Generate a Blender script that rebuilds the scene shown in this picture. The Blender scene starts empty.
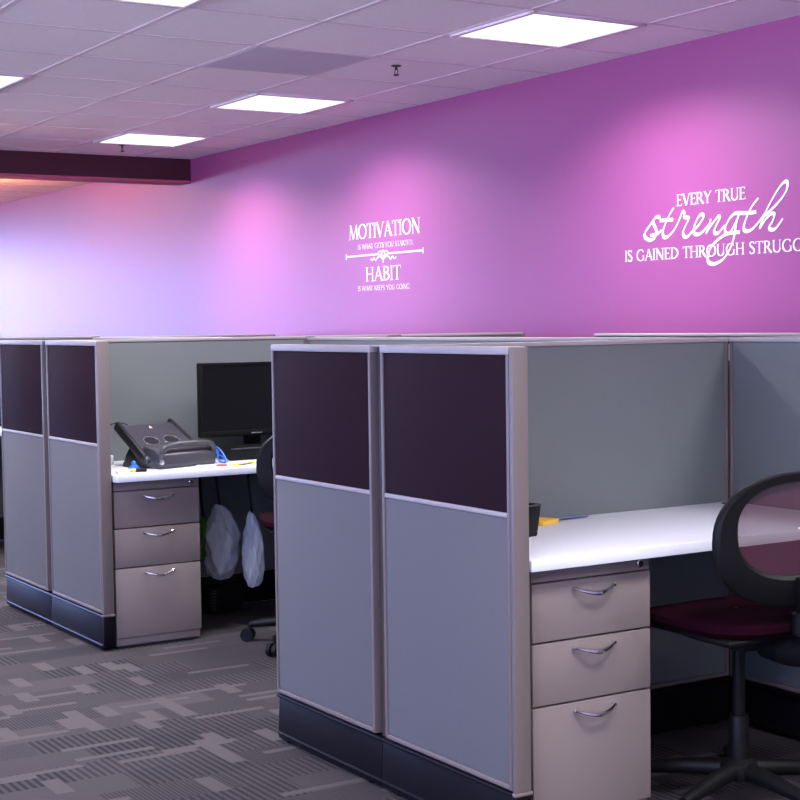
import bpy, bmesh, math, random
from mathutils import Vector, Matrix
random.seed(7)
PI = math.pi
SC = bpy.context.scene
COL = SC.collection

# ------------------------------------------------------------------ camera
HC = 1.3345
cam_d = bpy.data.cameras.new('camera'); cam = bpy.data.objects.new('camera', cam_d); COL.objects.link(cam)
yaw, pitch, roll = 0.55788, -0.05349, -0.01343
fw = Vector((-math.cos(yaw)*math.cos(pitch), math.sin(yaw)*math.cos(pitch), math.sin(pitch)))
rt = fw.cross(Vector((0, 0, 1))).normalized(); up = rt.cross(fw)
c_, s_ = math.cos(roll), math.sin(roll)
rt2 = c_*rt + s_*up; up2 = -s_*rt + c_*up
m = Matrix((rt2, up2, -fw)).transposed().to_4x4(); m.translation = Vector((0, 0, HC))
cam.matrix_world = m
cam_d.sensor_width = 36; cam_d.lens = 36*1532.45/800; cam_d.shift_y = 0.0071
cam_d.clip_start = 0.05; cam_d.clip_end = 200
SC.camera = cam

# ------------------------------------------------------------------ world, exposure
CEIL = 2.6265; WALLY = 4.97; XL = -20.0; XR = 5.0; YF = -4.5
GROUND = (2.9, 2.8, 4.0, 1); SKY = (.70, .98, 2.1, 1); SKY_SIDE = 4.6; SKY_END = 8.6  # lower half raised above the sky to brighten the ceiling
w = bpy.data.worlds.new('sky'); SC.world = w; w.use_nodes = True
nt = w.node_tree; nt.nodes.clear()
out = nt.nodes.new('ShaderNodeOutputWorld'); bg = nt.nodes.new('ShaderNodeBackground')
geo = nt.nodes.new('ShaderNodeTexCoord'); sep = nt.nodes.new('ShaderNodeSeparateXYZ'); rmp = nt.nodes.new('ShaderNodeValToRGB')
mp = nt.nodes.new('ShaderNodeMapRange'); mp.inputs[1].default_value = -1; mp.inputs[2].default_value = 1
nt.links.new(geo.outputs['Generated'], sep.inputs[0]); nt.links.new(sep.outputs['Z'], mp.inputs[0]); nt.links.new(mp.outputs[0], rmp.inputs[0])
rmp.color_ramp.elements[0].position = 0.47; rmp.color_ramp.elements[0].color = GROUND
rmp.color_ramp.elements[1].position = 0.50; rmp.color_ramp.elements[1].color = SKY
# the sky is brightest toward the sun side, the -x end of the room
mx_ = nt.nodes.new('ShaderNodeMapRange'); mx_.interpolation_type = 'SMOOTHSTEP'
mx_.inputs[1].default_value = .45; mx_.inputs[2].default_value = -.85; mx_.inputs[3].default_value = SKY_SIDE; mx_.inputs[4].default_value = SKY_END
nt.links.new(sep.outputs['X'], mx_.inputs[0]); nt.links.new(rmp.outputs[0], bg.inputs[0]); nt.links.new(mx_.outputs[0], bg.inputs[1])
nt.links.new(bg.outputs[0], out.inputs[0])
SC.view_settings.view_transform = 'Standard'; SC.view_settings.look = 'None'
SC.view_settings.exposure = 0.0; SC.view_settings.gamma = 1.0; SC.view_settings.use_curve_mapping = False
LAMP_W = 40.0; LAMP_SPREAD = 2.5; DIFFUSER = 1.5

# ------------------------------------------------------------------ materials
def mat(name, col, rough=.5, metal=0, spec=.5, noise=0, nscale=300, bump=0, bscale=600, sheen=0, **kw):
    M = bpy.data.materials.new(name); M.use_nodes = True
    n = M.node_tree; b = n.nodes['Principled BSDF']
    b.inputs['Base Color'].default_value = (*col, 1); b.inputs['Roughness'].default_value = rough
    b.inputs['Metallic'].default_value = metal; b.inputs['Specular IOR Level'].default_value = spec
    if sheen: b.inputs['Sheen Weight'].default_value = sheen; b.inputs['Sheen Roughness'].default_value = .5
    tc = n.nodes.new('ShaderNodeTexCoord')
    if noise:
        t = n.nodes.new('ShaderNodeTexNoise'); t.inputs['Scale'].default_value = nscale; t.inputs['Detail'].default_value = 3
        n.links.new(tc.outputs['Object'], t.inputs['Vector'])
        mx = n.nodes.new('ShaderNodeMix'); mx.data_type = 'RGBA'
        mx.inputs[6].default_value = (*[c*(1-noise) for c in col], 1); mx.inputs[7].default_value = (*[min(1, c*(1+noise)) for c in col], 1)
        n.links.new(t.outputs['Fac'], mx.inputs[0]); n.links.new(mx.outputs[2], b.inputs['Base Color'])
    if bump:
        t = n.nodes.new('ShaderNodeTexNoise'); t.inputs['Scale'].default_value = bscale; t.inputs['Detail'].default_value = 2
        n.links.new(tc.outputs['Object'], t.inputs['Vector'])
        bp = n.nodes.new('ShaderNodeBump'); bp.inputs['Strength'].default_value = bump; bp.inputs['Distance'].default_value = .002
        n.links.new(t.outputs['Fac'], bp.inputs['Height']); n.links.new(bp.outputs[0], b.inputs['Normal'])
    for k, v in kw.items(): b.inputs[k].default_value = v
    return M
def emis(name, col, st):
    M = bpy.data.materials.new(name); M.use_nodes = True; n = M.node_tree; b = n.nodes['Principled BSDF']
    b.inputs['Base Color'].default_value = (.8, .8, .8, 1)
    b.inputs['Emission Color'].default_value = (*col, 1); b.inputs['Emission Strength'].default_value = st
    return M
M_wall = mat('purple_paint', (.305, .062, .228), .42, spec=.7, bump=.12, bscale=160)
M_plain = mat('pale_paint', (.62, .58, .62), .6)
M_ceil = mat('ceiling_tile', (.95, .92, .97), .9, noise=.06, nscale=60)
M_ceil2 = mat('stained_ceiling_tile', (.62, .59, .70), .9, noise=.06, nscale=40)
M_grid = mat('ceiling_grid', (.78, .69, .77), .8)
M_beam = mat('plum_paint', (.055, .008, .022), .55)
M_beamlit = mat('lit_beam_paint', (.45, .10, .18), .5)
M_taupe = mat('taupe_metal', (.155, .128, .124), .45, noise=.03, nscale=200)
M_taupe2 = mat('taupe_drawer_metal', (.215, .176, .172), .42, noise=.02, nscale=300)
M_dtaupe = mat('dark_taupe_metal', (.060, .049, .047), .5, spec=.25)
M_alu = mat('brushed_rail', (.36, .325, .325), .5, spec=.3)
M_grey = mat('grey_fabric', (.122, .118, .126), .9, spec=.3, noise=.16, nscale=420, bump=.35, bscale=420)
M_grey2 = mat('grey_green_fabric', (.150, .166, .176), .9, spec=.3, noise=.12, nscale=420, bump=.3, bscale=420)
M_plum = mat('plum_fabric', (.0185, .0066, .0125), .85, spec=.13, noise=.15, nscale=420, bump=.2, bscale=420)
M_kick = mat('black_kick_plastic', (.005, .004, .007), .34, spec=.13)
M_black = mat('black_plastic', (.005, .0048, .0055), .45, spec=.18)
M_blackg = mat('black_gloss', (.005, .0045, .006), .3, spec=.25)
M_chrome = mat('chrome', (.75, .73, .74), .16, metal=1)
M_white = mat('white_laminate', (.72, .74, .80), .4, noise=.01)
M_dev = mat('charcoal_plastic', (.050, .048, .062), .35, noise=.05)
M_devd = mat('dark_plastic', (.014, .013, .018), .4)
M_rim = mat('silver_rim', (.5, .5, .53), .25, metal=.8)
M_maroon = mat('maroon_fabric', (.010, .0008, .004), 1.0, spec=.05, noise=.15, nscale=300, bump=.3)
M_yellow = mat('yellow_paper', (.85, .68, .08), .7)
M_orange = mat('golden_paper', (.80, .47, .05), .7)
M_blue = mat('blue_plastic', (.02, .14, .75), .35)
M_navy = mat('pale_blue_paper', (.28, .32, .62), .6)
M_red = mat('red_plastic', (.6, .10, .05), .4)
M_paper = mat('white_paper', (.82, .82, .85), .8)
M_green = mat('green_plastic', (.07, .22, .02), .4, noise=.5, nscale=40)
M_vinyl = mat('white_vinyl', (.93, .92, .97), .5)
M_emblem = emis('orange_emblem', (1, .10, .02), 1.2)  # small orange logo mark, given a glow of its own
M_diff = emis('lamp_diffuser', (.97, .98, 1.0), DIFFUSER)
M_warm = emis('warm_globe', (1, .55, .3), 6)

# translucent ones
def glassy(name, tcol, gcol, fac, rough=.1, diffuse=False):
    M = bpy.data.materials.new(name); M.use_nodes = True; n = M.node_tree; n.nodes.clear()
    o = n.nodes.new('ShaderNodeOutputMaterial'); mx = n.nodes.new('ShaderNodeMixShader')
    tr = n.nodes.new('ShaderNodeBsdfTransparent'); tr.inputs[0].default_value = (*tcol, 1)
    if diffuse:
        g = n.nodes.new('ShaderNodeBsdfPrincipled'); g.inputs['Base Color'].default_value = (*gcol, 1); g.inputs['Roughness'].default_value = rough
    else:
        g = n.nodes.new('ShaderNodeBsdfGlossy'); g.inputs[0].default_value = (*gcol, 1); g.inputs['Roughness'].default_value = rough
    mx.inputs[0].default_value = fac
    n.links.new(tr.outputs[0], mx.inputs[1]); n.links.new(g.outputs[0], mx.inputs[2]); n.links.new(mx.outputs[0], o.inputs[0])
    return M
M_glass = glassy('window_glass', (.96, .98, 1), (1, 1, 1), .06, .02)
M_mesh = glassy('maroon_mesh', (1, .97, 1), (.065, .012, .03), .68, .7, True)
M_bag = glassy('clear_bag_plastic', (.95, .96, 1), (.55, .58, .64), .5, .28, True)

def carpet():
    M = bpy.data.materials.new('carpet'); M.use_nodes = True; n = M.node_tree; L = n.links; b = n.nodes['Principled BSDF']
    b.inputs['Roughness'].default_value = .95; b.inputs['Specular IOR Level'].default_value = .2
    tc = n.nodes.new('ShaderNodeTexCoord'); sp = n.nodes.new('ShaderNodeSeparateXYZ'); L.new(tc.outputs['Object'], sp.inputs[0])
    def math_(op, a, b_=None, c=None):
        q = n.nodes.new('ShaderNodeMath'); q.operation = op
        for i, v in enumerate((a, b_, c)):
            if v is None: continue
            if isinstance(v, (int, float)): q.inputs[i].default_value = v
            else: L.new(v, q.inputs[i])
        return q.outputs[0]
    def brick(wd, ht, off, dx=0, dy=0, swap=True):
        cb = n.nodes.new('ShaderNodeCombineXYZ')
        a = math_('ADD', sp.outputs['Y' if swap else 'X'], 50+dx); c = math_('ADD', sp.outputs['X' if swap else 'Y'], 50+dy)
        L.new(a, cb.inputs[0]); L.new(c, cb.inputs[1])
        t = n.nodes.new('ShaderNodeTexBrick'); t.offset = off; t.offset_frequency = 2; t.squash = 1
        t.inputs['Color1'].default_value = (0, 0, 0, 1); t.inputs['Color2'].default_value = (1, 1, 1, 1)
        t.inputs['Scale'].default_value = 1; t.inputs['Mortar Size'].default_value = 0; t.inputs['Bias'].default_value = 0
        t.inputs['Brick Width'].default_value = wd; t.inputs['Row Height'].default_value = ht
        L.new(cb.outputs[0], t.inputs['Vector'])
        bw = n.nodes.new('ShaderNodeRGBToBW'); L.new(t.outputs['Color'], bw.inputs[0]); return bw.outputs[0]
    def stripes(coord, per, duty):
        f = math_('FRACT', math_('DIVIDE', math_('ADD', coord, 50), per)); return math_('LESS_THAN', f, duty)
    r1 = brick(.38, .165, .37); r2 = brick(.26, .032, .6, .13, .31); r3 = brick(.15, .055, .41, .4, .2, False)
    r4 = brick(.38, .165, .37, 7.6, 5.28)
    wide = math_('MULTIPLY', stripes(sp.outputs['Y'], .024, .5), math_('LESS_THAN', r1, .34))
    fine = math_('MULTIPLY', stripes(sp.outputs['Y'], .013, .5), math_('MULTIPLY', math_('GREATER_THAN', r1, .34), math_('LESS_THAN', r1, .64)))
    xfin = math_('MULTIPLY', stripes(sp.outputs['X'], .02, .5), math_('GREATER_THAN', r1, .86))
    lite = math_('MAXIMUM', math_('GREATER_THAN', r2, .92), math_('GREATER_THAN', r3, .925))
    nz = n.nodes.new('ShaderNodeTexNoise'); nz.inputs['Scale'].default_value = 160; nz.inputs['Detail'].default_value = 4; L.new(tc.outputs['Object'], nz.inputs['Vector'])
    v = math_('ADD', math_('MULTIPLY', r4, .25), .68)
    v = math_('SUBTRACT', v, math_('MULTIPLY', wide, .50)); v = math_('SUBTRACT', v, math_('MULTIPLY', fine, .38)); v = math_('SUBTRACT', v, math_('MULTIPLY', xfin, .22))
    v = math_('MULTIPLY_ADD', lite, math_('SUBTRACT', 1.25, v), v)
    v = math_('MULTIPLY', v, math_('ADD', math_('MULTIPLY', nz.outputs['Fac'], .5), .75))
    mx = n.nodes.new('ShaderNodeMix'); mx.data_type = 'RGBA'
    mx.inputs[6].default_value = (.0, .0, .006, 1); mx.inputs[7].default_value = (.092, .080, .086, 1)
    L.new(math_('MULTIPLY', v, .62), mx.inputs[0]); L.new(mx.outputs[2], b.inputs['Base Color'])
    bp = n.nodes.new('ShaderNodeBump'); bp.inputs['Strength'].default_value = .4; bp.inputs['Distance'].default_value = .003
    L.new(nz.outputs['Fac'], bp.inputs['Height']); L.new(bp.outputs[0], b.inputs['Normal'])
    return M
M_carpet = carpet()

# ------------------------------------------------------------------ mesh helpers
class MB:
    def __init__(s): s.bm = bmesh.new()
    def box(s, x0, x1, y0, y1, z0, z1, bev=0, seg=2):
        v = bmesh.ops.create_cube(s.bm, size=1)['verts']
        for a in v: a.co = Vector(((x0+x1)/2+a.co.x*(x1-x0), (y0+y1)/2+a.co.y*(y1-y0), (z0+z1)/2+a.co.z*(z1-z0)))
        if bev:
            e = list({e for a in v for e in a.link_edges})
            bmesh.ops.bevel(s.bm, geom=e, offset=bev, segments=seg, profile=.5, affect='EDGES')
        return s
    def tube(s, pts, r, n=10, closed=False, cap=True, flat=None):
        pts = [Vector(p) for p in pts]; N = len(pts); rings = []
        rr = r if isinstance(r, (list, tuple)) else [r]*N
        prev = None
        for i, p in enumerate(pts):
            if closed: t = pts[(i+1) % N]-pts[i-1]
            else: t = pts[min(i+1, N-1)]-pts[max(i-1, 0)]
            t.normalize()
            if prev is None:
                a = Vector((0, 0, 1)) if abs(t.z) < .9 else Vector((1, 0, 0))
                u = t.cross(a).normalized()
            else:
                u = (prev-t*prev.dot(t)).normalized()
            prev = u; v = t.cross(u)
            k = flat or 1
            rings.append([s.bm.verts.new(p+rr[i]*(math.cos(2*PI*j/n)*u+k*math.sin(2*PI*j/n)*v)) for j in range(n)])
        for i in range(N if closed else N-1):
            A, B = rings[i], rings[(i+1) % N]
            for j in range(n): s.bm.faces.new((A[j], A[(j+1) % n], B[(j+1) % n], B[j]))
        if cap and not closed: s.bm.faces.new(rings[0][::-1]); s.bm.faces.new(rings[-1])
        return s
    def lathe(s, prof, n=20, c=(0, 0, 0), axis='z'):
        rings = []
        for r, h in prof:
            ring = []
            for j in range(n):
                a = 2*PI*j/n; q = (r*math.cos(a), r*math.sin(a), h)
                if axis == 'x': q = (h, q[0], q[1])
                if axis == 'y': q = (q[0], h, q[1])
                ring.append(s.bm.verts.new(Vector(c)+Vector(q)))
            rings.append(ring)
        for A, B in zip(rings, rings[1:]):
            for j in range(n): s.bm.faces.new((A[j], A[(j+1) % n], B[(j+1) % n], B[j]))
        s.bm.faces.new(rings[0][::-1]); s.bm.faces.new(rings[-1]); return s
    def prism(s, poly, h0, h1, axis='y', bev=0):
        def P(a, b, h): return {'y': (a, h, b), 'x': (h, a, b), 'z': (a, b, h)}[axis]
        A = [s.bm.verts.new(P(a, b, h0)) for a, b in poly]; B = [s.bm.verts.new(P(a, b, h1)) for a, b in poly]
        n = len(poly); fs = [s.bm.faces.new(A), s.bm.faces.new(B[::-1])]
        for j in range(n): fs.append(s.bm.faces.new((A[j], B[j], B[(j+1) % n], A[(j+1) % n])))
        if bev:
            e = list({e for f in fs for e in f.edges}); bmesh.ops.bevel(s.bm, geom=e, offset=bev, segments=2, profile=.5, affect='EDGES')
        return s
    def grid(s, fn, nu, nv, wrap=False):
        V = [[s.bm.verts.new(fn(i/nu, j/nv)) for j in range(nv+1)] for i in range(nu if wrap else nu+1)]
        for i in range(nu):
            for j in range(nv):
                A, B = V[i], V[(i+1) % len(V)]
                s.bm.faces.new((A[j], B[j], B[j+1], A[j+1]))
        return s
    def ribbon(s, pts, ws):
        s.k = getattr(s, 'k', 0)+1; yo = -.00012*(s.k % 24)   # flat band in the local xz plane, facing -y, 0.8 mm thick
        pts = [Vector((p[0], p[1])) for p in pts]; N = len(pts); L_, R_ = [], []
        for i, p in enumerate(pts):
            t = pts[min(i+1, N-1)]-pts[max(i-1, 0)]
            if t.length < 1e-9: t = Vector((1, 0))
            t.normalize(); nn = Vector((-t.y, t.x))*ws[i]*.5
            for S_, q in ((L_, p+nn), (R_, p-nn)):
                S_.append((s.bm.verts.new((q.x, -.0008+yo, q.y)), s.bm.verts.new((q.x, 0, q.y))))
        for i in range(N-1):
            a, b, c, d = L_[i], L_[i+1], R_[i+1], R_[i]
            s.bm.faces.new((a[0], b[0], c[0], d[0])); s.bm.faces.new((a[0], a[1], b[1], b[0])); s.bm.faces.new((d[0], c[0], c[1], d[1]))
        for q, (a, d) in ((0, (L_[0], R_[0])), (1, (L_[-1], R_[-1]))): s.bm.faces.new((a[0], d[0], d[1], a[1]))
        return s
    def build(s, name, material, parent=None, smooth=True, rot=None, loc=None):
        bmesh.ops.recalc_face_normals(s.bm, faces=s.bm.faces)
        me = bpy.data.meshes.new(name); s.bm.to_mesh(me); s.bm.free(); me.materials.append(material)
        if smooth:
            me.polygons.foreach_set('use_smooth', [True]*len(me.polygons))
            try: me.set_sharp_from_angle(angle=math.radians(38))
            except Exception: pass
        o = bpy.data.objects.new(name, me); COL.objects.link(o)
        if parent: o.parent = parent
        if rot: o.rotation_euler = rot
        if loc: o.location = loc
        return o
def spline(pts, k=6):
    P = [Vector(p) for p in pts]; out = []
    for i in range(len(P)-1):
        p0, p1, p2, p3 = P[max(i-1, 0)], P[i], P[i+1], P[min(i+2, len(P)-1)]
        for j in range(k):
            t = j/k; out.append(.5*((2*p1)+(p2-p0)*t+(2*p0-5*p1+4*p2-p3)*t*t+(3*p1-p0-3*p2+p3)*t**3))
    out.append(P[-1]); return out
def tag(o, label, cat, group=None):
    o['label'] = label; o['category'] = cat
    if group: o['group'] = group
    return o
def thing(name, label, cat, loc=(0, 0, 0), rz=0, group=None):
    o = bpy.data.objects.new(name, None); o.empty_display_size = .1; COL.objects.link(o)
    o.location = loc; o.rotation_euler = (0, 0, rz); return tag(o, label, cat, group)
def struct(o): o['kind'] = 'structure'; return o
def copy_tree(o, parent=None):
    c = o.copy(); COL.objects.link(c)
    if parent: c.parent = parent
    for ch in list(o.children): copy_tree(ch, c)
    return c

# ------------------------------------------------------------------ room shell
struct(MB().box(XL, XR, YF, WALLY, -.1, 0).build('floor', M_carpet, smooth=False))
struct(MB().box(XL, XR, YF, WALLY, CEIL, CEIL+.1).build('ceiling', M_ceil, smooth=False))
struct(MB().box(XL, XR, WALLY, WALLY+.12, 0, CEIL).build('wall_back', M_wall, smooth=False))
struct(MB().box(XR, XR+.12, YF, WALLY, 0, CEIL).build('wall_right', M_plain, smooth=False))
def window_wall(name, axis, pos, a0, a1, spans, z0, z1, n0):
    # a wall with openings, and one framed pane in each opening
    b = MB()
    def bx(mb, p, q, lo, hi, t=0.12, o=0, bev=0):
        if axis == 'x': mb.box(pos-t-o, pos-o, p, q, lo, hi, bev)
        else: mb.box(p, q, pos-t-o, pos-o, lo, hi, bev)
    bx(b, a0, a1, 0, z0); bx(b, a0, a1, z1, CEIL)
    e = a0
    for p, q in spans: bx(b, e, p, z0, z1); e = q
    bx(b, e, a1, z0, z1); struct(b.build(name, M_plain, smooth=False))
    for i, (p, q) in enumerate(spans):
        wi = MB(); f = .05
        bx(wi, p, p+f, z0, z1, .06, .03); bx(wi, q-f, q, z0, z1, .06, .03); bx(wi, p, q, z0, z0+f, .06, .03); bx(wi, p, q, z1-f, z1, .06, .03)
        bx(wi, (p+q)/2-.02, (p+q)/2+.02, z0, z1, .05, .035)
        W = struct(wi.build('window_%d' % (n0+i), M_alu, smooth=False))
        g = MB()
        if axis == 'x': g.grid(lambda u, v: Vector((pos-.06, p+u*(q-p), z0+v*(z1-z0))), 1, 1)
        else: g.grid(lambda u, v: Vector((p+u*(q-p), pos-.06, z0+v*(z1-z0))), 1, 1)
        g.build('pane', M_glass, W, False)
        # daylight portal in the opening
        ld = bpy.data.lights.new('daylight_portal', 'AREA'); ld.shape = 'RECTANGLE'
        lo = bpy.data.objects.new('daylight_portal', ld); COL.objects.link(lo); lo.parent = W
        ld.cycles.is_portal = True
        if axis == 'x': ld.size, ld.size_y = z1-z0, q-p; lo.location = (pos-.1, (p+q)/2, (z0+z1)/2); lo.rotation_euler = (0, -PI/2, 0)
        else: ld.size, ld.size_y = q-p, z1-z0; lo.location = ((p+q)/2, pos-.1, (z0+z1)/2); lo.rotation_euler = (PI/2, 0, 0)
window_wall('wall_left', 'x', XL, YF, WALLY, [(-4.2, -1.3), (-1.1, 1.8), (2.0, 4.7)], .06, 2.5, 1)
window_wall('wall_front', 'y', YF, XL, XR, [(-8.2, -5.2), (-4.9, -1.9), (-1.6, 1.4), (1.7, 4.7)], .75, 2.3, 4)  # unseen windows added on this side to brighten the ceiling
M_blocker = mat('blocker_paving', (.22, .22, .23), .9, noise=.2, nscale=3)
struct(MB().box(-60, XL-.14, -30, 30, -.3, -.15).build('ground_blocker', M_blocker, smooth=False))  # unseen dark slab, added to cut upward light through the end windows
# beam across the ceiling at the far end of this bay
BX = -10.98
bm_ = MB(); bm_.box(BX-.2, BX, YF, WALLY, 2.46, CEIL); struct(bm_.build('trim_1', M_beam, smooth=False))
struct(MB().box(BX-.21, BX+.006, YF, WALLY, 2.440, 2.4605, .003).build('trim_2', M_beamlit, smooth=False))  # beam underside, its pink lit tone put into the colour
# suspended ceiling grid
GP = .635; GX = -5.46+GP/2; GY = 4.2+GP/2
g = MB()
i = -24
for i in range(-9, 17):
    x = GX-i*GP
    if BX+.02 < x < XR: g.box(x-.012, x+.012, YF, WALLY, CEIL-.0016, CEIL+.001)
for j in range(-1, 14):
    y = GY-j*GP
    if YF < y < WALLY: g.box(BX, XR, y-.012, y+.012, CEIL-.0018, CEIL+.001)
for i in range(10, 24):
    x = GX-9*GP-.2-(i-9)*GP
    if XL < x < BX-.3: g.box(x-.012, x+.012, YF, WALLY, CEIL-.0016, CEIL+.001)
struct(g.build('trim_3', M_grid, smooth=False))
tag(MB().box(GX-3*GP+.4*0-.0+.012-GP*0, GX-2*GP-.012, GY-2*GP+.012, GY-GP-.012, CEIL-.003, CEIL+.004).build('ceiling_tile', M_ceil2), 'single darker grey ceiling tile between the light fittings', 'ceiling tile')

# ------------------------------------------------------------------ ceiling lights
def make_light():
    t = thing('ceiling_light', 'x', 'ceiling light')
    h = .31; f = MB()
    for a in (-1, 1):
        f.box(*(sorted((a*h, a*(h-.027)))), -h, h, -.012, .004, .003); f.box(-h, h, *(sorted((a*h, a*(h-.027)))), -.012, .004, .003)
    f.build('light_frame', M_grid, t)
    MB().box(-h+.024, h-.024, -h+.024, h-.024, -.006, .002).build('diffuser', M_diff, t)
    ld = bpy.data.lights.new('lamp', 'AREA'); ld.shape = 'SQUARE'; ld.size = .56; ld.energy = LAMP_W; ld.spread = LAMP_SPREAD; ld.color = (1.0, .965, .985)
    lo = bpy.data.objects.new('lamp', ld); COL.objects.link(lo); lo.parent = t; lo.location = (0, 0, -.014)
    return t
L0 = make_light()
vis = {(0, 0): 'square ceiling light nearest the camera, close to the purple wall above the larger wall quote',
       (1, 0): 'square ceiling light close to the purple wall above the smaller framed quote',
       (2, 0): 'square ceiling light next to the dark beam, farthest along the purple wall',
       (0, 1): 'square ceiling light cut off by the top edge of the picture',
       (1, 1): 'square ceiling light cut off by the left edge of the picture'}
first = True
for a, x in enumerate((-5.46, -8.0, -9.905, -1.65, .255, 2.16)):
    for b, y in enumerate((4.2, 2.295, .39, -1.515, -3.42)):
        o = L0 if first else copy_tree(L0); first = False
        o.location = (x, y, CEIL); o['group'] = 'square ceiling lights'
        o['label'] = vis.get((a, b), 'square ceiling light out of view behind or beside the camera')
def make_sprinkler():
    t = thing('fire_sprinkler', 'x', 'sprinkler')
    MB().lathe([(.026, 0), (.026, -.004), (.012, -.008), (.007, -.010), (.007, -.022)], 16).build('escutcheon', M_dtaupe, t)
    MB().tube(spline([(-.004, 0, -.02), (-.013, 0, -.030), (-.010, 0, -.042), (0, 0, -.046), (.010, 0, -.042), (.013, 0, -.030), (.004, 0, -.02)]), .003, 6).build('yoke', M_dtaupe, t)
    MB().lathe([(.014, -.045), (.016, -.048), (.012, -.051), (.004, -.051)], 14).build('deflector', M_dtaupe, t); return t
s0 = make_sprinkler(); s0.location = (-6.58, 4.11, CEIL); s0['label'] = 'ceiling sprinkler head between the two near wall-side lights'; s0['group'] = 'sprinkler heads'
s1 = copy_tree(s0); s1.location = (-10.30, 4.14, CEIL); s1['label'] = 'ceiling sprinkler head just in front of the dark beam'
for k, (x, y) in enumerate(((-12.5, 3.35), (-15.2, 3.0), (-12.5, .6))):  # unseen bowls, added to throw warm light on the ceiling past the beam
    t = thing('added_uplight', 'unseen bowl uplight added to warm the ceiling beyond the beam, outside the left of the picture', 'lamp', (x, y, CEIL), group='added warm uplights beyond the beam')
    MB().tube([(0, 0, 0), (0, 0, -.52)], .006, 8).lathe([(.05, 0), (.05, -.02), (.01, -.03)], 16).build('cord', M_black, t)
    MB().lathe([(.02, -.60), (.10, -.58), (.17, -.52), (.20, -.44), (.195, -.44), (.165, -.51), (.09, -.565), (.02, -.58)], 24).build('bowl', M_taupe, t)
    ld = bpy.data.lights.new('warm_fill', 'POINT'); ld.energy = 420; ld.color = (1, .33, .11); ld.shadow_soft_size = .05
    lo = bpy.data.objects.new('warm_fill', ld); COL.objects.link(lo); lo.parent = t; lo.location = (0, .06, -.50)

# ------------------------------------------------------------------ partitions
H = 1.274; HK = .156; MID = .852; TH = .05
def kick(mb, L, e0=0, e1=0):
    A, B = .001-e0, L-.001+e1
    mb.prism([(-.0225, .008), (.0225, .008), (.0225, .028), (.0165, HK-.006), (-.0165, HK-.006), (-.0225, .028)], A, B, 'x', .002)
    for s in (-1, 1):
        mb.tube([(A, s*.021, HK-.010), (B, s*.021, HK-.010)], .0062, 8)
        mb.tube([(A, s*.021, .024), (B, s*.021, .024)], .0055, 8)
    for x in (.05, L-.05): mb.lathe([(.018, 0), (.018, .006), (.008, .01), (.008, .03)], 12, (x, 0, 0))
def panel(label, loc, L, rz=0, split=True, end=None, start=None, group='cubicle partition panels', grey=None, ext=(0, 0), h=None):
    H = h or 1.274
    """a partition panel from its local origin along +x, front face at -y"""
    t = thing('partition_panel', label, 'partition', loc, rz, group)
    f = MB(); sw = .013
    for x in (0, L-sw): f.box(x, x+sw, -TH/2, TH/2, HK, H-.012, .003)
    f.box(sw, L-sw, -TH/2, TH/2, HK, HK+.014, .003)
    f.build('panel_frame', M_taupe, t)
    MB().box(-.001, L+.001, -TH/2-.002, TH/2+.002, H-(.021 if split else .014), H, .004).build('top_rail', M_alu, t)
    ft = TH/2-.003
    if split:
        MB().box(sw, L-sw, -ft, ft, MID+.006, H-.021, .004).build('upper_fabric', M_plum, t)
        MB().box(sw, L-sw, -ft, ft, HK+.014, MID-.006, .004).build('lower_fabric', grey or M_grey, t)
        MB().box(sw, L-sw, -TH/2, TH/2, MID-.0065, MID+.0065, .003).build('middle_rail', M_alu, t)
    else:
        MB().box(sw, L-sw, -ft, ft, HK+.014, H-.013, .004).build('fabric', grey or M_grey2, t)
    k = MB(); kick(k, L, *ext); k.build('kick_plate', M_kick, t)
    for e, x0, x1 in ((end, L, L+.016), (start, -.016, 0)):
        if e:
            MB().box(x0, x1, -TH/2, TH/2, HK-.004, H-.001, .005).box(x0+.002, x1+.001, -TH/2-.003, TH/2+.003, HK-.012, HK-.003, .002).build('end_trim', M_taupe, t)
            MB().box(x0-.004, x1-.002, -.0225, .0225, .018, HK-.012, .003).build('kick_end', M_kick, t)
    return t
def post(label, x, y, bracket=False, wide=.0225, h=None, front=-.005):
    H = h or (HF if x < -5 else 1.274)
    t = thing('partition_post', label, 'post', (x, y, 0), group='posts joining the partitions')
    MB().box(-.0225, .0225, front if wide < .03 else -wide, wide, HK-.01, H-.004, .004).build('post_body', M_dtaupe if wide < .03 else M_taupe, t)
    MB().box(-.024, .024, -min(wide, .024), wide+.001, H-.0045, H+.001, .002).build('post_cap', M_alu, t)
    MB().box(-.022, .022, -.0095, .0095, 0, HK-.009, .003).build('post_foot', M_kick, t)
    if bracket: MB().box(.0226, .030, -.026, .004, H-.075, H-.02, .002).build('bracket', M_alu, t)
    return t
YB = 3.60
HF = 1.281
def desk_top(label, xj, wd, dz):
    t = thing('desk_top', label, 'desk', (xj+.027, 0, dz), group='white desk tops')
    b = MB(); b.box(0, wd, 2.292+(.026 if dz else 0), YB-.03, .7075, .7366, .0018); b.build('worktop', M_white, t)
    MB().lathe([(.033, .7366), (.033, .7374), (.026, .7376), (.024, .7370), (.001, .7370)], 20, (.05, YB-.065, 0)).build('grommet', M_black, t)
    return t
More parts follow.
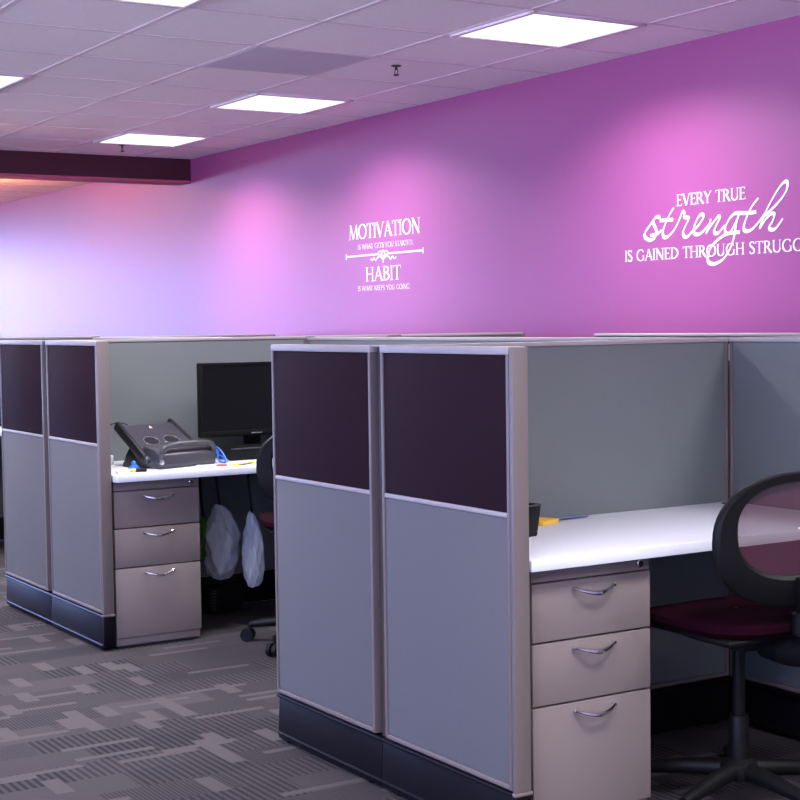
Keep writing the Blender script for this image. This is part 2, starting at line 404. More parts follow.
def pedestal(label, x, y0, wd=.387, dz=0):
    t = thing('drawer_pedestal', label, 'drawer unit', (x, y0, 0), group='three-drawer pedestals under the desks')
    MB().box(-.52, -.019, 0, wd, .012, .706+dz, .002).box(-.50, -.03, .02, wd-.02, 0, .014).build('body', M_dtaupe, t)
    MB().box(-.019, -.004, .001, wd-.001, .668+dz, .705+dz, .002).build('header_strip', M_taupe2, t)
    MB().box(-.02, -.012, .004, wd-.004, .012, .046, .001).build('toe_strip', M_taupe2, t)
    lk = MB(); lk.lathe([(.011, -.004), (.011, 0), (.008, .002), (.0078, .0035), (.001, .0035)], 18, (0, wd-.035, .687+dz), 'x'); lk.build('lock', M_chrome, t)
    for z0, z1, hz in ((.5135+dz, .6645+dz, .638+dz), (.3485+dz, .5085+dz, .484+dz), (.047, .3435+dz, .318+dz)):
        d = MB().box(-.019, 0, .001, wd-.001, z0, z1, .002).build('drawer', M_taupe2, t)
        yc = wd*.5; hw = .066
        pts = [(.0, yc-hw, hz+.005), (.012, yc-hw*.98, hz+.004)]+[(.012+.020*math.cos(a*PI/2), yc+hw*.92*a, hz-.008+.012*a*a) for a in [q/6-1 for q in range(0, 13)]]+[(.012, yc+hw*.98, hz+.004), (.0, yc+hw, hz+.005)]
        rr = [.0045, .005]+[.004+.0028*(1-abs(q/6-1)) for q in range(13)]+[.005, .0045]
        MB().tube(pts, rr, 8).build('handle', M_chrome, d)
    return t
names = {0: 'nearest', 1: 'middle', 2: 'farthest'}
clusters = ((-3.715, 2.236, 0), (-6.605, 2.262, 1), (-9.495, 2.29, 2))
XR2 = -.825
txt = {0: ('near cubicle block, right of the gap', 'near cubicle block, left of the gap'), 1: ('far cubicle block, right of the gap beside the tan drawers', 'far cubicle block at the left edge, left of the gap'),
       2: ('cubicle block hidden beyond the left edge, right of its gap', 'cubicle block hidden beyond the left edge, left of its gap')}
for xj, y0, k in clusters:
    yc = y0+TH/2; hk = (1.274, HF, HF)[k]
    panel('plum over grey fabric partition panel with black kick plate, in the '+txt[k][1], (xj-.64, yc, 0), .612, split=True, start=False, ext=(0, .027), h=hk)
    panel('plum over grey fabric partition panel with black kick plate and wide taupe end, in the '+txt[k][0], (xj+.028, yc, 0), .612, split=True, end=True, ext=(.027, 0), h=hk)
    post(('narrow dark taupe post in the gap between the near plum and grey panels', 'narrow taupe post in the gap between the far plum and grey panels', 'narrow taupe post hidden beyond the left edge')[k], xj, yc)
    yd = y0+TH+.002
    panel(('grey fabric partition standing behind the near empty white desk', 'grey fabric partition standing behind the monitor and charcoal machine', 'grey fabric partition beyond the left edge of the picture')[k], (xj, yd, 0), YB-.026-yd, PI/2, split=False, h=hk)
    post(('corner post with a small bracket at the back of the near white desk', 'corner post at the back of the desk with the monitor', 'corner post beyond the far cubicle block')[k], xj, YB, True)
    desk_top(('near white desk top, almost empty, behind the mesh chair', 'far white desk top carrying the charcoal machine and monitor', 'white desk top glimpsed at the left edge of the picture')[k], xj, (.628, .672, .628)[k], (0, -.008, 0)[k])
    pedestal(('taupe three-drawer pedestal under the near white desk', 'taupe three-drawer pedestal under the desk with the charcoal machine', 'taupe three-drawer pedestal hidden beyond the left edge')[k], (-3.11, -5.958, -8.86)[k], (2.328, 2.322, 2.345)[k], (.397, .384, .384)[k], (0, -.009, 0)[k])
    # the row behind: dividers running on to the purple wall
    Lr = 4.90-(YB+.026)-.016
    if k == 1:
        panel('low grey partition running back to the purple wall above the near panels, front half', (xj, YB+.026, 0), .41, PI/2, split=False, h=HF)
        post('light post part way along the rear partition, seen above the near panel gap', xj, YB+.026+.41+.042, wide=.04)
        panel('low grey partition running back to the purple wall above the near panels, far half', (xj, YB+.026+.494, 0), Lr-.494, PI/2, split=False, end=True, h=HF)
    else:
        panel(('grey partition continuing behind the corner post toward the purple wall', '', 'grey partition toward the purple wall beyond the far block')[k], (xj, YB+.026, 0), Lr, PI/2, split=False, end=True)
# back partitions along the room, one per cubicle bay
for xa, xb, lab in ((-3.715, -.85, 'grey partition at the back of the near cubicle, right of the corner post'),
                    (-6.605, -3.715, 'grey partition closing the back of the bay between the two cubicle blocks'),
                    (-9.495, -6.605, 'grey partition closing the back of the bay left of the far cubicle block')):
    panel(lab, (xa+.026, YB, 0), xb-xa-.052, 0, split=False)
panel('grey partition low against the purple wall, its end seen above the near desk divider', (-5.85, 4.80, 0), 2.1, 0, split=False, start=True)

# ------------------------------------------------------------------ office chairs
def rbox_loop(hw, hh, n=48, e=3.2):
    out = []
    for i in range(n):
        a = 2*PI*i/n; c, s = math.cos(a), math.sin(a)
        out.append((hw*math.copysign(abs(c)**(2/e), c), hh*math.copysign(abs(s)**(2/e), s)))
    return out
def make_chair(label, loc, rz, base_rot):
    # local: sits facing -x, back at +x
    t = thing('office_chair', label, 'chair', loc, rz, 'maroon mesh-backed office chairs')
    st = MB()
    def seat(u, v):
        a = 2*PI*u; e = 3.4; c, s = math.cos(a), math.sin(a)
        x = .235*math.copysign(abs(c)**(2/e), c); y = .225*math.copysign(abs(s)**(2/e), s)
        prof = [(0.02, .503), (.8, .503), (.96, .508), (1.0, .520), (.985, .535), (.92, .543), (.6, .547), (.02, .544)]
        r, z = prof[min(int(round(v*7)), 7)]
        zz = z-(.03*max(0, (-x*r-.12)/.12)**1.5 if x*r < -.12 else 0)
        return Vector((x*r-.01, y*r, zz))
    st.grid(seat, 40, 7, True); so = st.build('seat', M_maroon, t)
    MB().box(-.19, .19, -.20, .20, .489, .505, .008).box(-.12, .12, -.09, .09, .45, .493, .01).build('seat_pan', M_black, t)
    MB().lathe([(.028, .10), (.028, .24), (.026, .245), (.026, .25), (.018, .25), (.018, .455)], 18).build('gas_column', M_black, t)
    # back: a wide moulded ring, curved, with mesh stretched inside
    ox = .235; zc = .762
    O = rbox_loop(.258, .176, 56, 2.35); I = [(a, b+.028) for a, b in rbox_loop(.196, .122, 56, 2.5)]
    def bend(y): return -.55*y*y
    fr = MB(); rings = []
    for (ay, az), (iy, iz) in zip(O, I):
        loop = []
        my, mz = (ay+iy)/2, (az+iz)/2
        for (yy, zz, dx) in ((ay, az, -.006), (ay, az, .006), (my+(ay-my)*.75, mz+(az-mz)*.75, .014), (my+(iy-my)*.75, mz+(iz-mz)*.75, .014), (iy, iz, .006), (iy, iz, -.006), (my, mz, -.016)):
            loop.append(fr.bm.verts.new((ox+bend(yy)+dx-.10*(zz-.0)*0, yy, zc+zz)))
        rings.append(loop)
    n = len(rings)
    for i in range(n):
        A, B = rings[i], rings[(i+1) % n]
        for j in range(7): fr.bm.faces.new((A[j], A[(j+1) % 7], B[(j+1) % 7], B[j]))
    fo = fr.build('back_frame', M_black, t)
    ms = MB()
    def mf(u, v):
        a = int(round(u*56)) % 56; r = .02+.985*v
        y, z = I[a][0]*r, (I[a][1]-.028)*r+.028
        return Vector((ox+bend(y)-.002, y, zc+z))
    ms.grid(mf, 56, 8, True); ms.build('mesh_back', M_mesh, t)
    up_ = MB(); up_.tube(spline([(.10, 0, .465), (.20, 0, .46), (.262, 0, .475), (.272, 0, .52), (.262, 0, .62), (.252, 0, .665)]), .026, 10, flat=1.5); up_.tube([(.255, 0, .515), (.255, 0, .57)], .034, 14)
    up_.build('back_upright', M_black, t)
    MB().tube(spline([(.0, .08, .47), (.0, .19, .465), (-.01, .26, .47)]), .006, 8).lathe([(.012, 0), (.014, .02), (.01, .05)], 10, (-.01, .25, .465), 'y').build('lever', M_black, t)
    hub = MB(); hub.lathe([(.05, .075), (.055, .09), (.05, .118), (.034, .128), (.03, .13)], 20); hub.build('base_hub', M_black, t)
    for i in range(5):
        a = base_rot+i*2*PI/5; d = Vector((math.cos(a), math.sin(a), 0))
        l = MB(); l.tube([d*.03+Vector((0, 0, .098)), d*.14+Vector((0, 0, .092)), d*.25+Vector((0, 0, .078)), d*.285+Vector((0, 0, .072))], [.026, .023, .018, .014], 10)
        lo = l.build('leg', M_black, t)
        q = d*.285; s = Vector((-d.y, d.x, 0))
        cb = MB(); cb.tube([q+Vector((0, 0, .075)), q+Vector((0, 0, .05))], .009, 8)
        for sg in (-1, 1):
            cc = q+s*sg*.014+d*.012
            cb.tube([cc+s*-.009+Vector((0, 0, .0275)), cc+s*.009+Vector((0, 0, .0275))], .0275, 16)
        cb.build('caster', M_black, lo)
    return t
make_chair('maroon mesh-backed black office chair pulled up to the near white desk', (-3.045, 2.985, 0), math.radians(-3), math.radians(217))
make_chair('maroon office chair half hidden behind the near partition, at the monitor desk', (-5.60, 3.06, 0), math.radians(-20), math.radians(245))

# ------------------------------------------------------------------ things on the far desk
DZ = .7366-.008
def make_monitor(label, loc, rz=0):
    t = thing('monitor', label, 'monitor', loc, rz, 'black flat monitors')
    w2 = .285
    MB().box(-.032, 0, -w2, w2, .095, .438, .006).build('casing', M_black, t)
    b = MB(); b.box(0, .006, -w2, w2, .422, .438, .002); b.box(0, .006, -w2, w2, .095, .122, .002); b.box(0, .006, -w2, -w2+.016, .12, .424, .002); b.box(0, .006, w2-.016, w2, .12, .424, .002)
    b.build('bezel', M_black, t)
    MB().box(-.002, .0015, -w2+.014, w2-.014, .12, .424).build('screen', M_blackg, t)
    MB().box(.005, .0075, -.028, .028, .104, .110, .001).build('badge', M_rim, t)
    MB().box(-.06, -.03, -.04, .04, .02, .20, .006).build('stand_neck', M_black, t)
    MB().box(-.13, .03, -.13, .13, 0, .018, .006).build('stand_foot', M_black, t)
    return t
make_monitor('black flat monitor on the desk with the charcoal machine', (-6.42, 3.212, DZ))
make_monitor('black monitor on the desk glimpsed past the left edge', (-9.31, 2.95, .7366))
t = thing('computer_box', 'low flat black box with a silver mark, lying below the monitor', 'computer', (-6.22, 3.19, DZ))
MB().box(-.17, 0, -.21, .21, .004, .058, .006).build('casing', M_black, t)
MB().box(-.002, .002, -.205, .205, .050, .056, .001).build('edge_trim', M_dev, t)
MB().lathe([(.008, 0), (.008, .003), (.001, .003)], 12, (0, -.02, .02), 'x').build('power_button', M_rim, t)
MB().box(-.16, -.13, -.2, .2, 0, .005).box(-.04, -.01, -.2, .2, 0, .005).build('foot', M_black, t)

# the charcoal two-hole machine
t = machine = thing('foot_massager', 'charcoal machine with two oval openings and a front grab handle on far desk', 'massager', (-6.135, 2.69, DZ), math.radians(16))
# local: front is +x, width along y (-.18 .. .18)
hw = .168
MB().prism([(-.20, .0), (-.03, .0), (-.03, .05), (-.13, .11), (-.17, .055), (-.20, .012)], -hw+.02, hw-.02, 'y', .006).build('base', M_devd, t)
pl = MB(); ang = math.radians(33)
def PL(a, y, n_): return Vector((-.005-a*math.cos(ang)-n_*math.sin(ang), y, .035+a*math.sin(ang)*1.0+n_*math.cos(ang)*1.0)) if False else Vector((-.01-a*math.cos(ang)+n_*math.sin(ang), y, .03+a*math.sin(ang)+n_*math.cos(ang)))
LA = .255
pb = MB(); pb.box(0, LA, -hw, hw, -.016, .016, .012, 3)
for v in pb.bm.verts: v.co = PL(v.co.x, v.co.y*(1-.10*v.co.x/LA), v.co.z)
pn = pb.build('tilted_panel', M_dev, t)
for s in (-1, 1):
    hp = MB()
    hp.box(.02, LA+.02, s*hw*.97-.012, s*hw*.97+.012, -.020, .022, .009, 2)
    for v in hp.bm.verts: v.co = PL(v.co.x, v.co.y*(1-.10*v.co.x/LA), v.co.z)
    hp.build('side_rail', M_devd, t)
for yy in (-.06, .05):
    rim = MB(); lp = []
    for i in range(28):
        a = 2*PI*i/28; lp.append(PL(.122+.030*math.sin(a), yy+.040*math.cos(a), .0165))
    rim.tube(lp, .0022, 6, closed=True); rm = rim.build('opening_rim', M_rim, t)
    hb = MB(); c0 = [hb.bm.verts.new(PL(.122+.029*math.sin(2*PI*i/28), yy+.039*math.cos(2*PI*i/28), .0168)) for i in range(28)]
    c1 = [hb.bm.verts.new(PL(.122+.025*math.sin(2*PI*i/28), yy+.034*math.cos(2*PI*i/28), .0168)) for i in range(28)]
    c2 = hb.bm.verts.new(PL(.122, yy, .0167))
    for i in range(28):
        j = (i+1) % 28; hb.bm.faces.new((c0[i], c0[j], c1[j], c1[i])); hb.bm.faces.new((c1[i], c1[j], c2))
    hb.build('opening', M_devd, t)
em = MB(); em.prism([(-.008, 0), (.008, 0), (0, .014)], 0, .002, 'z')
for v in em.bm.verts: v.co = PL(.215+v.co.y, .0+v.co.x, .0155+v.co.z)
em.build('emblem', M_emblem, t)
# front housing: a trapezoid nose with a grab handle across it
nose = MB(); nose.prism([(-.05, .006), (.052, .0), (.060, .012), (.054, .062), (.02, .084), (-.06, .098)], -hw+.02, hw, 'y', .010); nose.build('front_housing', M_dev, t)
hd = spline([(.045, -hw+.035, .045), (.050, -hw+.045, .078), (.050, -hw+.075, .096), (.050, .0, .102), (.050, hw-.04, .096), (.050, hw-.012, .078), (.045, hw-.004, .045)], 6)
MB().tube(hd, .0125, 10).build('grab_handle', M_dev, t)
MB().lathe([(.012, -.002), (.012, .004), (.001, .005)], 14, (.058, -hw+.03, .03), 'x').build('knob', M_rim, t)

cb = MB(); cb.tube(spline([(-6.20, 2.875, DZ+.03), (-6.19, 2.885, DZ+.058), (-6.18, 2.90, DZ+.05), (-6.17, 2.895, DZ+.026), (-6.15, 2.90, DZ+.006), (-6.13, 2.915, DZ+.006), (-6.16, 2.92, DZ+.022), (-6.19, 2.905, DZ+.038), (-6.20, 2.89, DZ+.062), (-6.19, 2.905, DZ+.066), (-6.17, 2.92, DZ+.04), (-6.14, 2.925, DZ+.006)], 8), .0045, 8)
tag(cb.build('coiled_cable', M_blue), 'bright blue cable looped at the right end of the charcoal machine', 'cable')
mi = (Matrix.Translation((-6.135, 2.69, DZ)) @ Matrix.Rotation(math.radians(16), 4, 'Z')).inverted()
MB().tube([mi @ p for p in spline([(-6.385, 2.475, DZ+.005), (-6.36, 2.41, DZ+.06), (-6.385, 2.44, DZ+.14), (-6.385, 2.47, DZ+.175), (-6.39, 2.52, DZ+.184), (-6.38, 2.56, DZ+.176)], 8)], .0022, 6).build('power_cord', M_black, machine)
t = MB(); t.lathe([(.026, 0), (.024, .012), (.012, .022), (.010, .034), (.004, .040)], 14, (-6.10, 2.47, DZ)); t.box(-6.125, -6.075, 2.452, 2.488, DZ, DZ+.008, .003)
tag(t.build('push_pin', M_blue), 'small blue plastic knob beside the left foot of the charcoal machine', 'knob')
t = thing('marker_pen', 'short yellow and black pen lying beside the blue knob', 'pen', (-6.015, 2.435, DZ+.008), math.radians(65))
MB().tube([(-.045, 0, 0), (.01, 0, 0)], .007, 10).build('barrel', M_yellow, t); MB().tube([(.01, 0, 0), (.05, 0, 0), (.055, 0, 0)], [.0075, .0075, .005], 10).build('cap', M_black, t)
tag(MB().box(-5.995, -5.962, 2.345, 2.40, DZ, DZ+.014, .004).build('eraser', M_paper), 'small white eraser at the left front corner of the far desk', 'eraser')
t = MB(); t.box(-6.50, -6.40, 2.39, 2.50, DZ, DZ+.042, .006); tag(t.build('tissue_box', M_paper), 'low white box behind the charcoal machine, beside the end post', 'box')
def sheet(name, mt, x, y, wx, wy, rz, label, cat, z=DZ, h=.0015, curl=.006):
    b = MB(); b.grid(lambda u, v: Vector(((u-.5)*wx, (v-.5)*wy, h+curl*max(0, u-.6)**2*6)), 8, 2)
    b.grid(lambda u, v: Vector(((u-.5)*wx, (v-.5)*wy, .0002+curl*max(0, u-.6)**2*6)), 8, 2)
    o = b.build(name, mt); o.location = (x, y, z); o.rotation_euler = (0, 0, rz); return tag(o, label, cat)
sheet('sticky_note', M_yellow, -6.045, 2.945, .07, .10, .5, 'yellow sticky note lying in front of the black box on far desk', 'note')
sheet('sticky_note', M_yellow, -6.085, 3.03, .05, .076, 1.1, 'smaller yellow note overlapping to the right on the far desk', 'note', curl=.002)
t = thing('ballpoint_pen', 'pen with a red tip lying in front of the charcoal machine', 'pen', (-6.03, 2.80, DZ+.005), math.radians(75))
MB().tube([(-.065, 0, 0), (.02, 0, 0)], .004, 8).build('barrel', M_paper, t); MB().tube([(.02, 0, 0), (.062, 0, 0), (.068, 0, 0)], [.0045, .0045, .003], 8).build('cap', M_red, t)

# ------------------------------------------------------------------ under the far desk
def bag(name, mt, loc, hgt, rx, ry, label, seed, knot=True):
    rnd = random.Random(seed); ph = [rnd.uniform(0, 6) for _ in range(8)]
    t = thing(name, label, 'bag', loc)
    prof = [(0.02, 0), (.50, .02), (.84, .10), (1.0, .24), (1.0, .42), (.92, .58), (.80, .72), (.60, .85), (.34, .95), (.14, 1.0)]
    b = MB()
    def f(u, v):
        k = v*(len(prof)-1); i = min(int(k), len(prof)-2); q = k-i
        r = prof[i][0]*(1-q)+prof[i+1][0]*q; z = prof[i][1]*(1-q)+prof[i+1][1]*q
        a = 2*PI*u
        wr = 1+.11*math.sin(2*a+ph[0]+4*v)+.09*math.sin(3*a+ph[1]-7*v)+.08*math.sin(5*a+ph[2]+11*v)+.06*math.sin(8*a+ph[3]-19*v)+.05*math.sin(13*a+27*v+ph[4])
        sh = .25*ry*math.sin(3.2*v+ph[6])
        return Vector((rx*r*wr*math.cos(a), ry*r*wr*math.sin(a)+sh-.25*ry*math.sin(3.2+ph[6]), hgt*(z+.03*math.sin(4*a+ph[5])*(1-v))))
    b.grid(f, 64, 36, True); b.build('bag_body', mt, t)
    MB().tube(spline([(0, .01, hgt*.985), (.012, 0, hgt+.02), (0, -.006, .672-loc[2]), (-.006, 0, .691-loc[2])], 5), .006, 8).build('strap', M_black, t)
    return t
bag('plastic_bag', M_bag, (-6.17, 2.890, .215), .33, .066, .076, 'clear white plastic bag hanging beneath the far desk, nearest the drawers', 3)
bag('plastic_bag', M_bag, (-6.04, 2.985, .190), .33, .040, .042, 'smaller clear plastic bag hanging lower, right of the larger bag', 5)
bag('plastic_bag', M_green, (-6.30, 2.87, .28), .20, .05, .05, 'green plastic bag hanging behind the drawers and the clear bag', 9)
# black power strip with sockets on the kick plate behind the bags
t = thing('power_strip', 'black ribbed power unit standing on the floor below the plastic bags', 'power unit', (-6.45, 3.03, 0))
MB().box(-.09, .02, -.07, .10, 0, .125, .008).build('housing', M_black, t)
for i in range(7): MB().box(.018, .024, -.055, -.035, .02+i*.0145, .027+i*.0145, .001).build('vent_slot', M_dev, t)
for i in range(6): MB().box(.018, .023, .0, .08, .02+i*.016, .026+i*.016, .001).build('cooling_rib', M_black, t)

# ------------------------------------------------------------------ near desk
DN = .7366
t = thing('pen_cup', 'black square desk caddy beside the end post on the near desk', 'pen cup', (-3.437, 2.527, DN), math.radians(14))
b = MB(); hx, hy, hz = .042, .052, .088
for x0, x1, y0, y1 in ((-hx, -hx+.004, -hy, hy), (hx-.004, hx, -hy, hy), (-hx, hx, -hy, -hy+.004), (-hx, hx, hy-.004, hy)): b.box(x0, x1, y0, y1, .004, hz, .0015)
b.box(-hx, hx, -hy, hy, .003, .008, .001)
for v in b.bm.verts: k = 1+.18*(v.co.z/hz-1); v.co.x *= k; v.co.y *= k
b.build('cup_body', M_black, t)
rim = MB()
for a in ((-hx, -hy, hx, -hy), (hx, -hy, hx, hy), (hx, hy, -hx, hy), (-hx, hy, -hx, -hy)): rim.tube([(a[0], a[1], hz), (a[2], a[3], hz)], .0025, 6)
rim.build('rim', M_dev, t)
MB().box(-hx*.8, hx*.8, -hy*.8, hy*.8, 0, .0035).build('foot', M_black, t)
o = MB().box(-.04, .04, -.045, .045, 0, .013, .001).build('sticky_pad', M_orange); o.location = (-3.62, 2.742, DN); o.rotation_euler = (0, 0, .35)
tag(o, 'golden yellow sticky note pad beside the black caddy on the near desk', 'note pad')
sheet('folded_paper', M_navy, -3.655, 2.86, .05, .16, .05, 'pale blue paper slip behind the golden note pad', 'paper', DN)

# ------------------------------------------------------------------ wall quotes in white vinyl
TK, TN = .125, .052
def S(x, y, w=.2): return ('l', x-w/2, y+(.018 if y < .5 else -.018), x+w/2, y+(.018 if y < .5 else -.018), .036)
def stem(x): return [('l', x, 0, x, 1, TK), S(x, 0, .26), S(x, 1, .26)]
def thin(x, y0=0, y1=1): return [('l', x, y0, x, y1, TN)]
G = {
 'I': (.30, stem(.15)),
 'L': (.58, stem(.15)+[('l', .15, .025, .54, .025, TN), ('l', .535, 0, .535, .2, TN)]),
 'T': (.68, [('l', .34, 0, .34, 1, TK), S(.34, 0, .28), ('l', .03, .975, .65, .975, TN), ('l', .04, 1, .04, .8, TN*.8), ('l', .64, 1, .64, .8, TN*.8)]),
 'H': (.82, stem(.15)+stem(.67)+[('l', .15, .52, .67, .52, TN)]),
 'E': (.60, stem(.15)+[('l', .15, .975, .52, .975, TN), ('l', .15, .52, .44, .52, TN), ('l', .15, .025, .55, .025, TN), ('l', .52, 1, .52, .82, TN*.8), ('l', .545, 0, .545, .2, TN*.8), ('l', .44, .6, .44, .44, TN*.8)]),
 'V': (.80, [('l', .10, 1, .42, 0, TK), ('l', .42, 0, .72, 1, TN), S(.10, 1), S(.72, 1)]),
 'A': (.80, [('l', .08, 0, .40, 1, TN), ('l', .38, 1, .72, 0, TK), ('l', .2, .36, .58, .36, TN), S(.08, 0), S(.72, 0)]),
 'W': (1.12, [('l', .08, 1, .34, 0, TK), ('l', .34, 0, .56, 1, TN), ('l', .56, 1, .80, 0, TK), ('l', .80, 0, 1.04, 1, TN), S(.08, 1), S(.56, 1), S(1.04, 1)]),
 'M': (1.0, [('l', .10, 0, .18, 1, TN), ('l', .18, 1, .50, .02, TK), ('l', .50, .02, .82, 1, TN), ('l', .82, 1, .90, 0, TK), S(.10, 0), S(.90, 0), S(.15, 1, .14), S(.85, 1, .14)]),
 'N': (.86, [('l', .14, 0, .14, 1, TN), ('l', .12, 1, .72, 0, TK), ('l', .72, 0, .72, 1, TN), S(.14, 0), S(.72, 1), S(.1, 1, .12)]),
 'K': (.74, stem(.15)+[('l', .18, .42, .62, 1, TN), ('l', .32, .60, .70, 0, TK), S(.62, 1), S(.68, 0, .16)]),
 'Y': (.74, [('l', .07, 1, .36, .46, TK), ('l', .36, .46, .66, 1, TN), ('l', .36, 0, .36, .48, TK), S(.36, 0, .26), S(.08, 1), S(.65, 1)]),
 'O': (.92, [('a', .46, .5, .38, .49, 0, 360)]),
 'G': (.88, [('a', .46, .5, .37, .49, 48, 318), ('l', .74, .06, .74, .42, TK), S(.74, .44, .22), ('l', .70, .95, .70, .74, TN)]),
 'D': (.84, stem(.15)+[('a', .18, .5, .55, .475, -90, 90)]),
 'B': (.66, stem(.15)+[('a', .18, .765, .32, .215, -90, 90), ('a', .18, .285, .38, .265, -90, 90)]),
 'P': (.62, stem(.15)+[('a', .18, .73, .34, .25, -90, 90)]),
 'R': (.74, stem(.15)+[('a', .18, .74, .34, .24, -90, 90), ('l', .34, .52, .68, 0, TK), S(.68, 0, .12)]),
 'U': (.82, [('l', .15, 1, .15, .34, TK), ('a', .41, .34, .26, .33, 180, 360), ('l', .67, .34, .67, 1, TN), S(.15, 1), S(.67, 1)]),
 'S': (.56, [('s', [(.45, .80), (.40, .95), (.26, .98), (.12, .90), (.10, .74), (.20, .60), (.36, .46), (.46, .30), (.42, .10), (.28, .02), (.14, .06), (.08, .22)])]),
 '.': (.24, [('l', .12, 0, .12, .12, .13)]), ',': (.24, [('l', .13, .12, .08, -.14, .09)]), ' ': (.36, []),
}
def wtan(a, b, wk):
    d = Vector((b[0]-a[0], b[1]-a[1])); d = d.normalized() if d.length else Vector((1, 0))
    return TN*wk+(TK-TN)*wk*abs(d.y)**1.6
def lettering(name, text, x0, z0, width, height, t, wk=1.0, cut=None):
    tot = sum(G[c][0] for c in text); k = width/tot; mb = MB(); x = x0
    for c in text:
        adv, st = G[c]
        if c == ' ': mb.build(name, M_vinyl, t, False); mb = MB()
        for q in st:
            if q[0] == 'l': pts = [(q[1], q[2]), (q[3], q[4])]; ws = [q[5]*wk]*2
            elif q[0] == 'a':
                A = [math.radians(q[5]+(q[6]-q[5])*i/18) for i in range(19)]
                pts = [(q[1]+q[3]*math.cos(a), q[2]+q[4]*math.sin(a)) for a in A]; ws = [wtan(pts[max(i-1, 0)], pts[min(i+1, 18)], wk) for i in range(19)]
            else:
                pts = [(p.x, p.y) for p in spline([(a, b) for a, b in q[1]], 5)]; n = len(pts)
                ws = [(TN+(TK-TN)*math.sin(PI*i/(n-1)))*wk for i in range(n)]
            sx = k; sz = height
            P = [(x+a*sx, z0+b*sz) for a, b in pts]
            e = []
            for i in range(len(P)):
                a = pts[max(i-1, 0)]; b = pts[min(i+1, len(pts)-1)]; d = Vector(((b[0]-a[0])*sx, (b[1]-a[1])*sz)); d = d.normalized() if d.length else Vector((1, 0))
                e.append(ws[i]*(abs(d.y)*min(sx*1.15, sz)+abs(d.x)*sz))
            mb.ribbon(P, e)
        x += adv*k
    return mb.build(name, M_vinyl, t, False)
def pen(strokes, name, t, wmin, wmax, ang=50):
    mb = MB(); na = math.radians(ang)
    for s in strokes:
        P = [(p.x, p.y) for p in spline([(a, b) for a, b in s], 7)]; ws = []
        for i in range(len(P)):
            a, b = P[max(i-1, 0)], P[min(i+1, len(P)-1)]; th = math.atan2(b[1]-a[1], b[0]-a[0])
            ws.append(wmin+(wmax-wmin)*abs(math.sin(th-na))**1.3)
        mb.ribbon(P, ws)
    return mb.build(name, M_vinyl, t, False)
WY = WALLY-.0004
q1 = thing('wall_quote', 'white vinyl wall quote starting MOTIVATION, with a ruled ornament in its middle', 'wall lettering', (0, WY, 0), group='white wall quotes')
lettering('lettering', 'MOTIVATION', -8.555, 1.874, .850, .092, q1, .95)
lettering('lettering', 'IS WHAT GETS YOU STARTED,', -8.445, 1.808, .660, .031, q1, .7)
lettering('lettering', 'HABIT', -8.355, 1.603, .425, .088, q1, .95)
lettering('lettering', 'IS WHAT KEEPS YOU GOING.', -8.452, 1.545, .628, .030, q1, .7)
orn = MB(); cx, cz = -8.137, 1.768
for s in (-1, 1):
    orn.ribbon([(cx+s*.065, cz), (cx+s*.457, cz)], [.010, .010]); orn.ribbon([(cx+s*.457, cz-.018), (cx+s*.457, cz+.018)], [.008, .008])
    orn.ribbon([(p.x, p.y) for p in spline([(cx+s*.01, cz-.03), (cx+s*.04, cz-.014), (cx+s*.07, cz-.022), (cx+s*.09, cz-.036), (cx+s*.11, cz-.02), (cx+s*.13, cz-.034), (cx+s*.152, cz-.026)])], [.008]*37)
    orn.ribbon([(p.x, p.y) for p in spline([(cx+s*.012, cz+.004), (cx+s*.035, cz+.018), (cx+s*.06, cz+.006), (cx+s*.04, cz-.006), (cx+s*.015, cz-.004)])], [.007]*25)
orn.ribbon([(p.x, p.y) for p in [Vector((cx+.018*math.cos(a*PI/8), cz+.002+.018*math.sin(a*PI/8))) for a in range(17)]], [.010]*17)
orn.ribbon([(cx, cz-.015), (cx, cz-.055)], [.010, .006])
orn.build('ornament', M_vinyl, q1, False)
q2 = thing('wall_quote', 'large white vinyl wall quote with the word strength in flowing script', 'wall lettering', (0, WY, 0), group='white wall quotes')
lettering('lettering', 'EVERY TRUE', -5.475, 1.870, .455, .055, q2, .95)
lettering('lettering', 'IS GAINED THROUGH STRUGGLE', -5.85, 1.624, 1.258, .054, q2, .95)
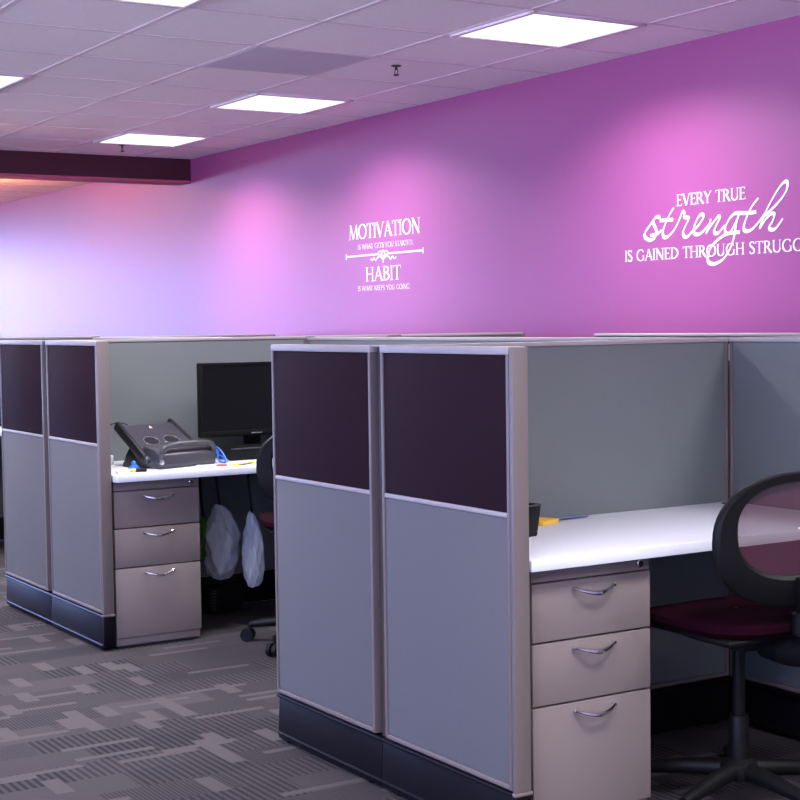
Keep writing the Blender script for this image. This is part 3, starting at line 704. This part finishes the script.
STR = [[(-5.699, 1.759), (-5.663, 1.792), (-5.624, 1.825), (-5.599, 1.829), (-5.593, 1.819)], [(-5.641, 1.813), (-5.631, 1.79), (-5.616, 1.763), (-5.624, 1.733), (-5.659, 1.721), (-5.694, 1.734), (-5.704, 1.754)],
 [(-5.659, 1.742), (-5.609, 1.749), (-5.578, 1.764)],
 [(-5.493, 1.865), (-5.526, 1.829), (-5.556, 1.785), (-5.57, 1.753), (-5.561, 1.73), (-5.532, 1.732), (-5.488, 1.762), (-5.455, 1.805), (-5.434, 1.841), (-5.421, 1.835), (-5.419, 1.817), (-5.391, 1.81), (-5.393, 1.8), (-5.418, 1.767), (-5.429, 1.745), (-5.42, 1.725), (-5.399, 1.724), (-5.371, 1.742), (-5.325, 1.771), (-5.293, 1.804), (-5.297, 1.819), (-5.32, 1.815), (-5.348, 1.779), (-5.357, 1.748), (-5.343, 1.731), (-5.307, 1.735), (-5.261, 1.767), (-5.243, 1.788)],
 [(-5.59, 1.81), (-5.541, 1.81), (-5.498, 1.809)], [(-5.243, 1.796), (-5.257, 1.761), (-5.275, 1.73)],
 [(-5.275, 1.73), (-5.234, 1.772), (-5.195, 1.804), (-5.185, 1.794), (-5.207, 1.764), (-5.22, 1.74), (-5.212, 1.728), (-5.189, 1.732), (-5.154, 1.761)],
 [(-5.064, 1.81), (-5.092, 1.809), (-5.127, 1.784), (-5.149, 1.748), (-5.145, 1.726), (-5.123, 1.725), (-5.097, 1.751), (-5.061, 1.803)],
 [(-5.061, 1.805), (-5.08, 1.762), (-5.093, 1.707), (-5.115, 1.659), (-5.159, 1.611), (-5.212, 1.59), (-5.248, 1.593), (-5.263, 1.61), (-5.257, 1.641), (-5.23, 1.677), (-5.167, 1.712), (-5.114, 1.724), (-5.058, 1.725)],
 [(-5.067, 1.811), (-5.011, 1.807), (-4.956, 1.808)], [(-4.943, 1.868), (-4.981, 1.835), (-5.007, 1.8), (-5.028, 1.759), (-5.03, 1.735), (-5.011, 1.726), (-4.977, 1.735), (-4.939, 1.763), (-4.902, 1.799)],
 [(-4.935, 1.732), (-4.914, 1.776), (-4.877, 1.834), (-4.82, 1.901), (-4.784, 1.927), (-4.768, 1.918), (-4.776, 1.886), (-4.82, 1.842), (-4.877, 1.804), (-4.91, 1.785)],
 [(-4.931, 1.735), (-4.894, 1.775), (-4.861, 1.794), (-4.846, 1.787), (-4.857, 1.76), (-4.876, 1.738), (-4.865, 1.725), (-4.836, 1.729), (-4.796, 1.768)]]
pen(STR, 'script_lettering', q2, .0068, .019, 55)
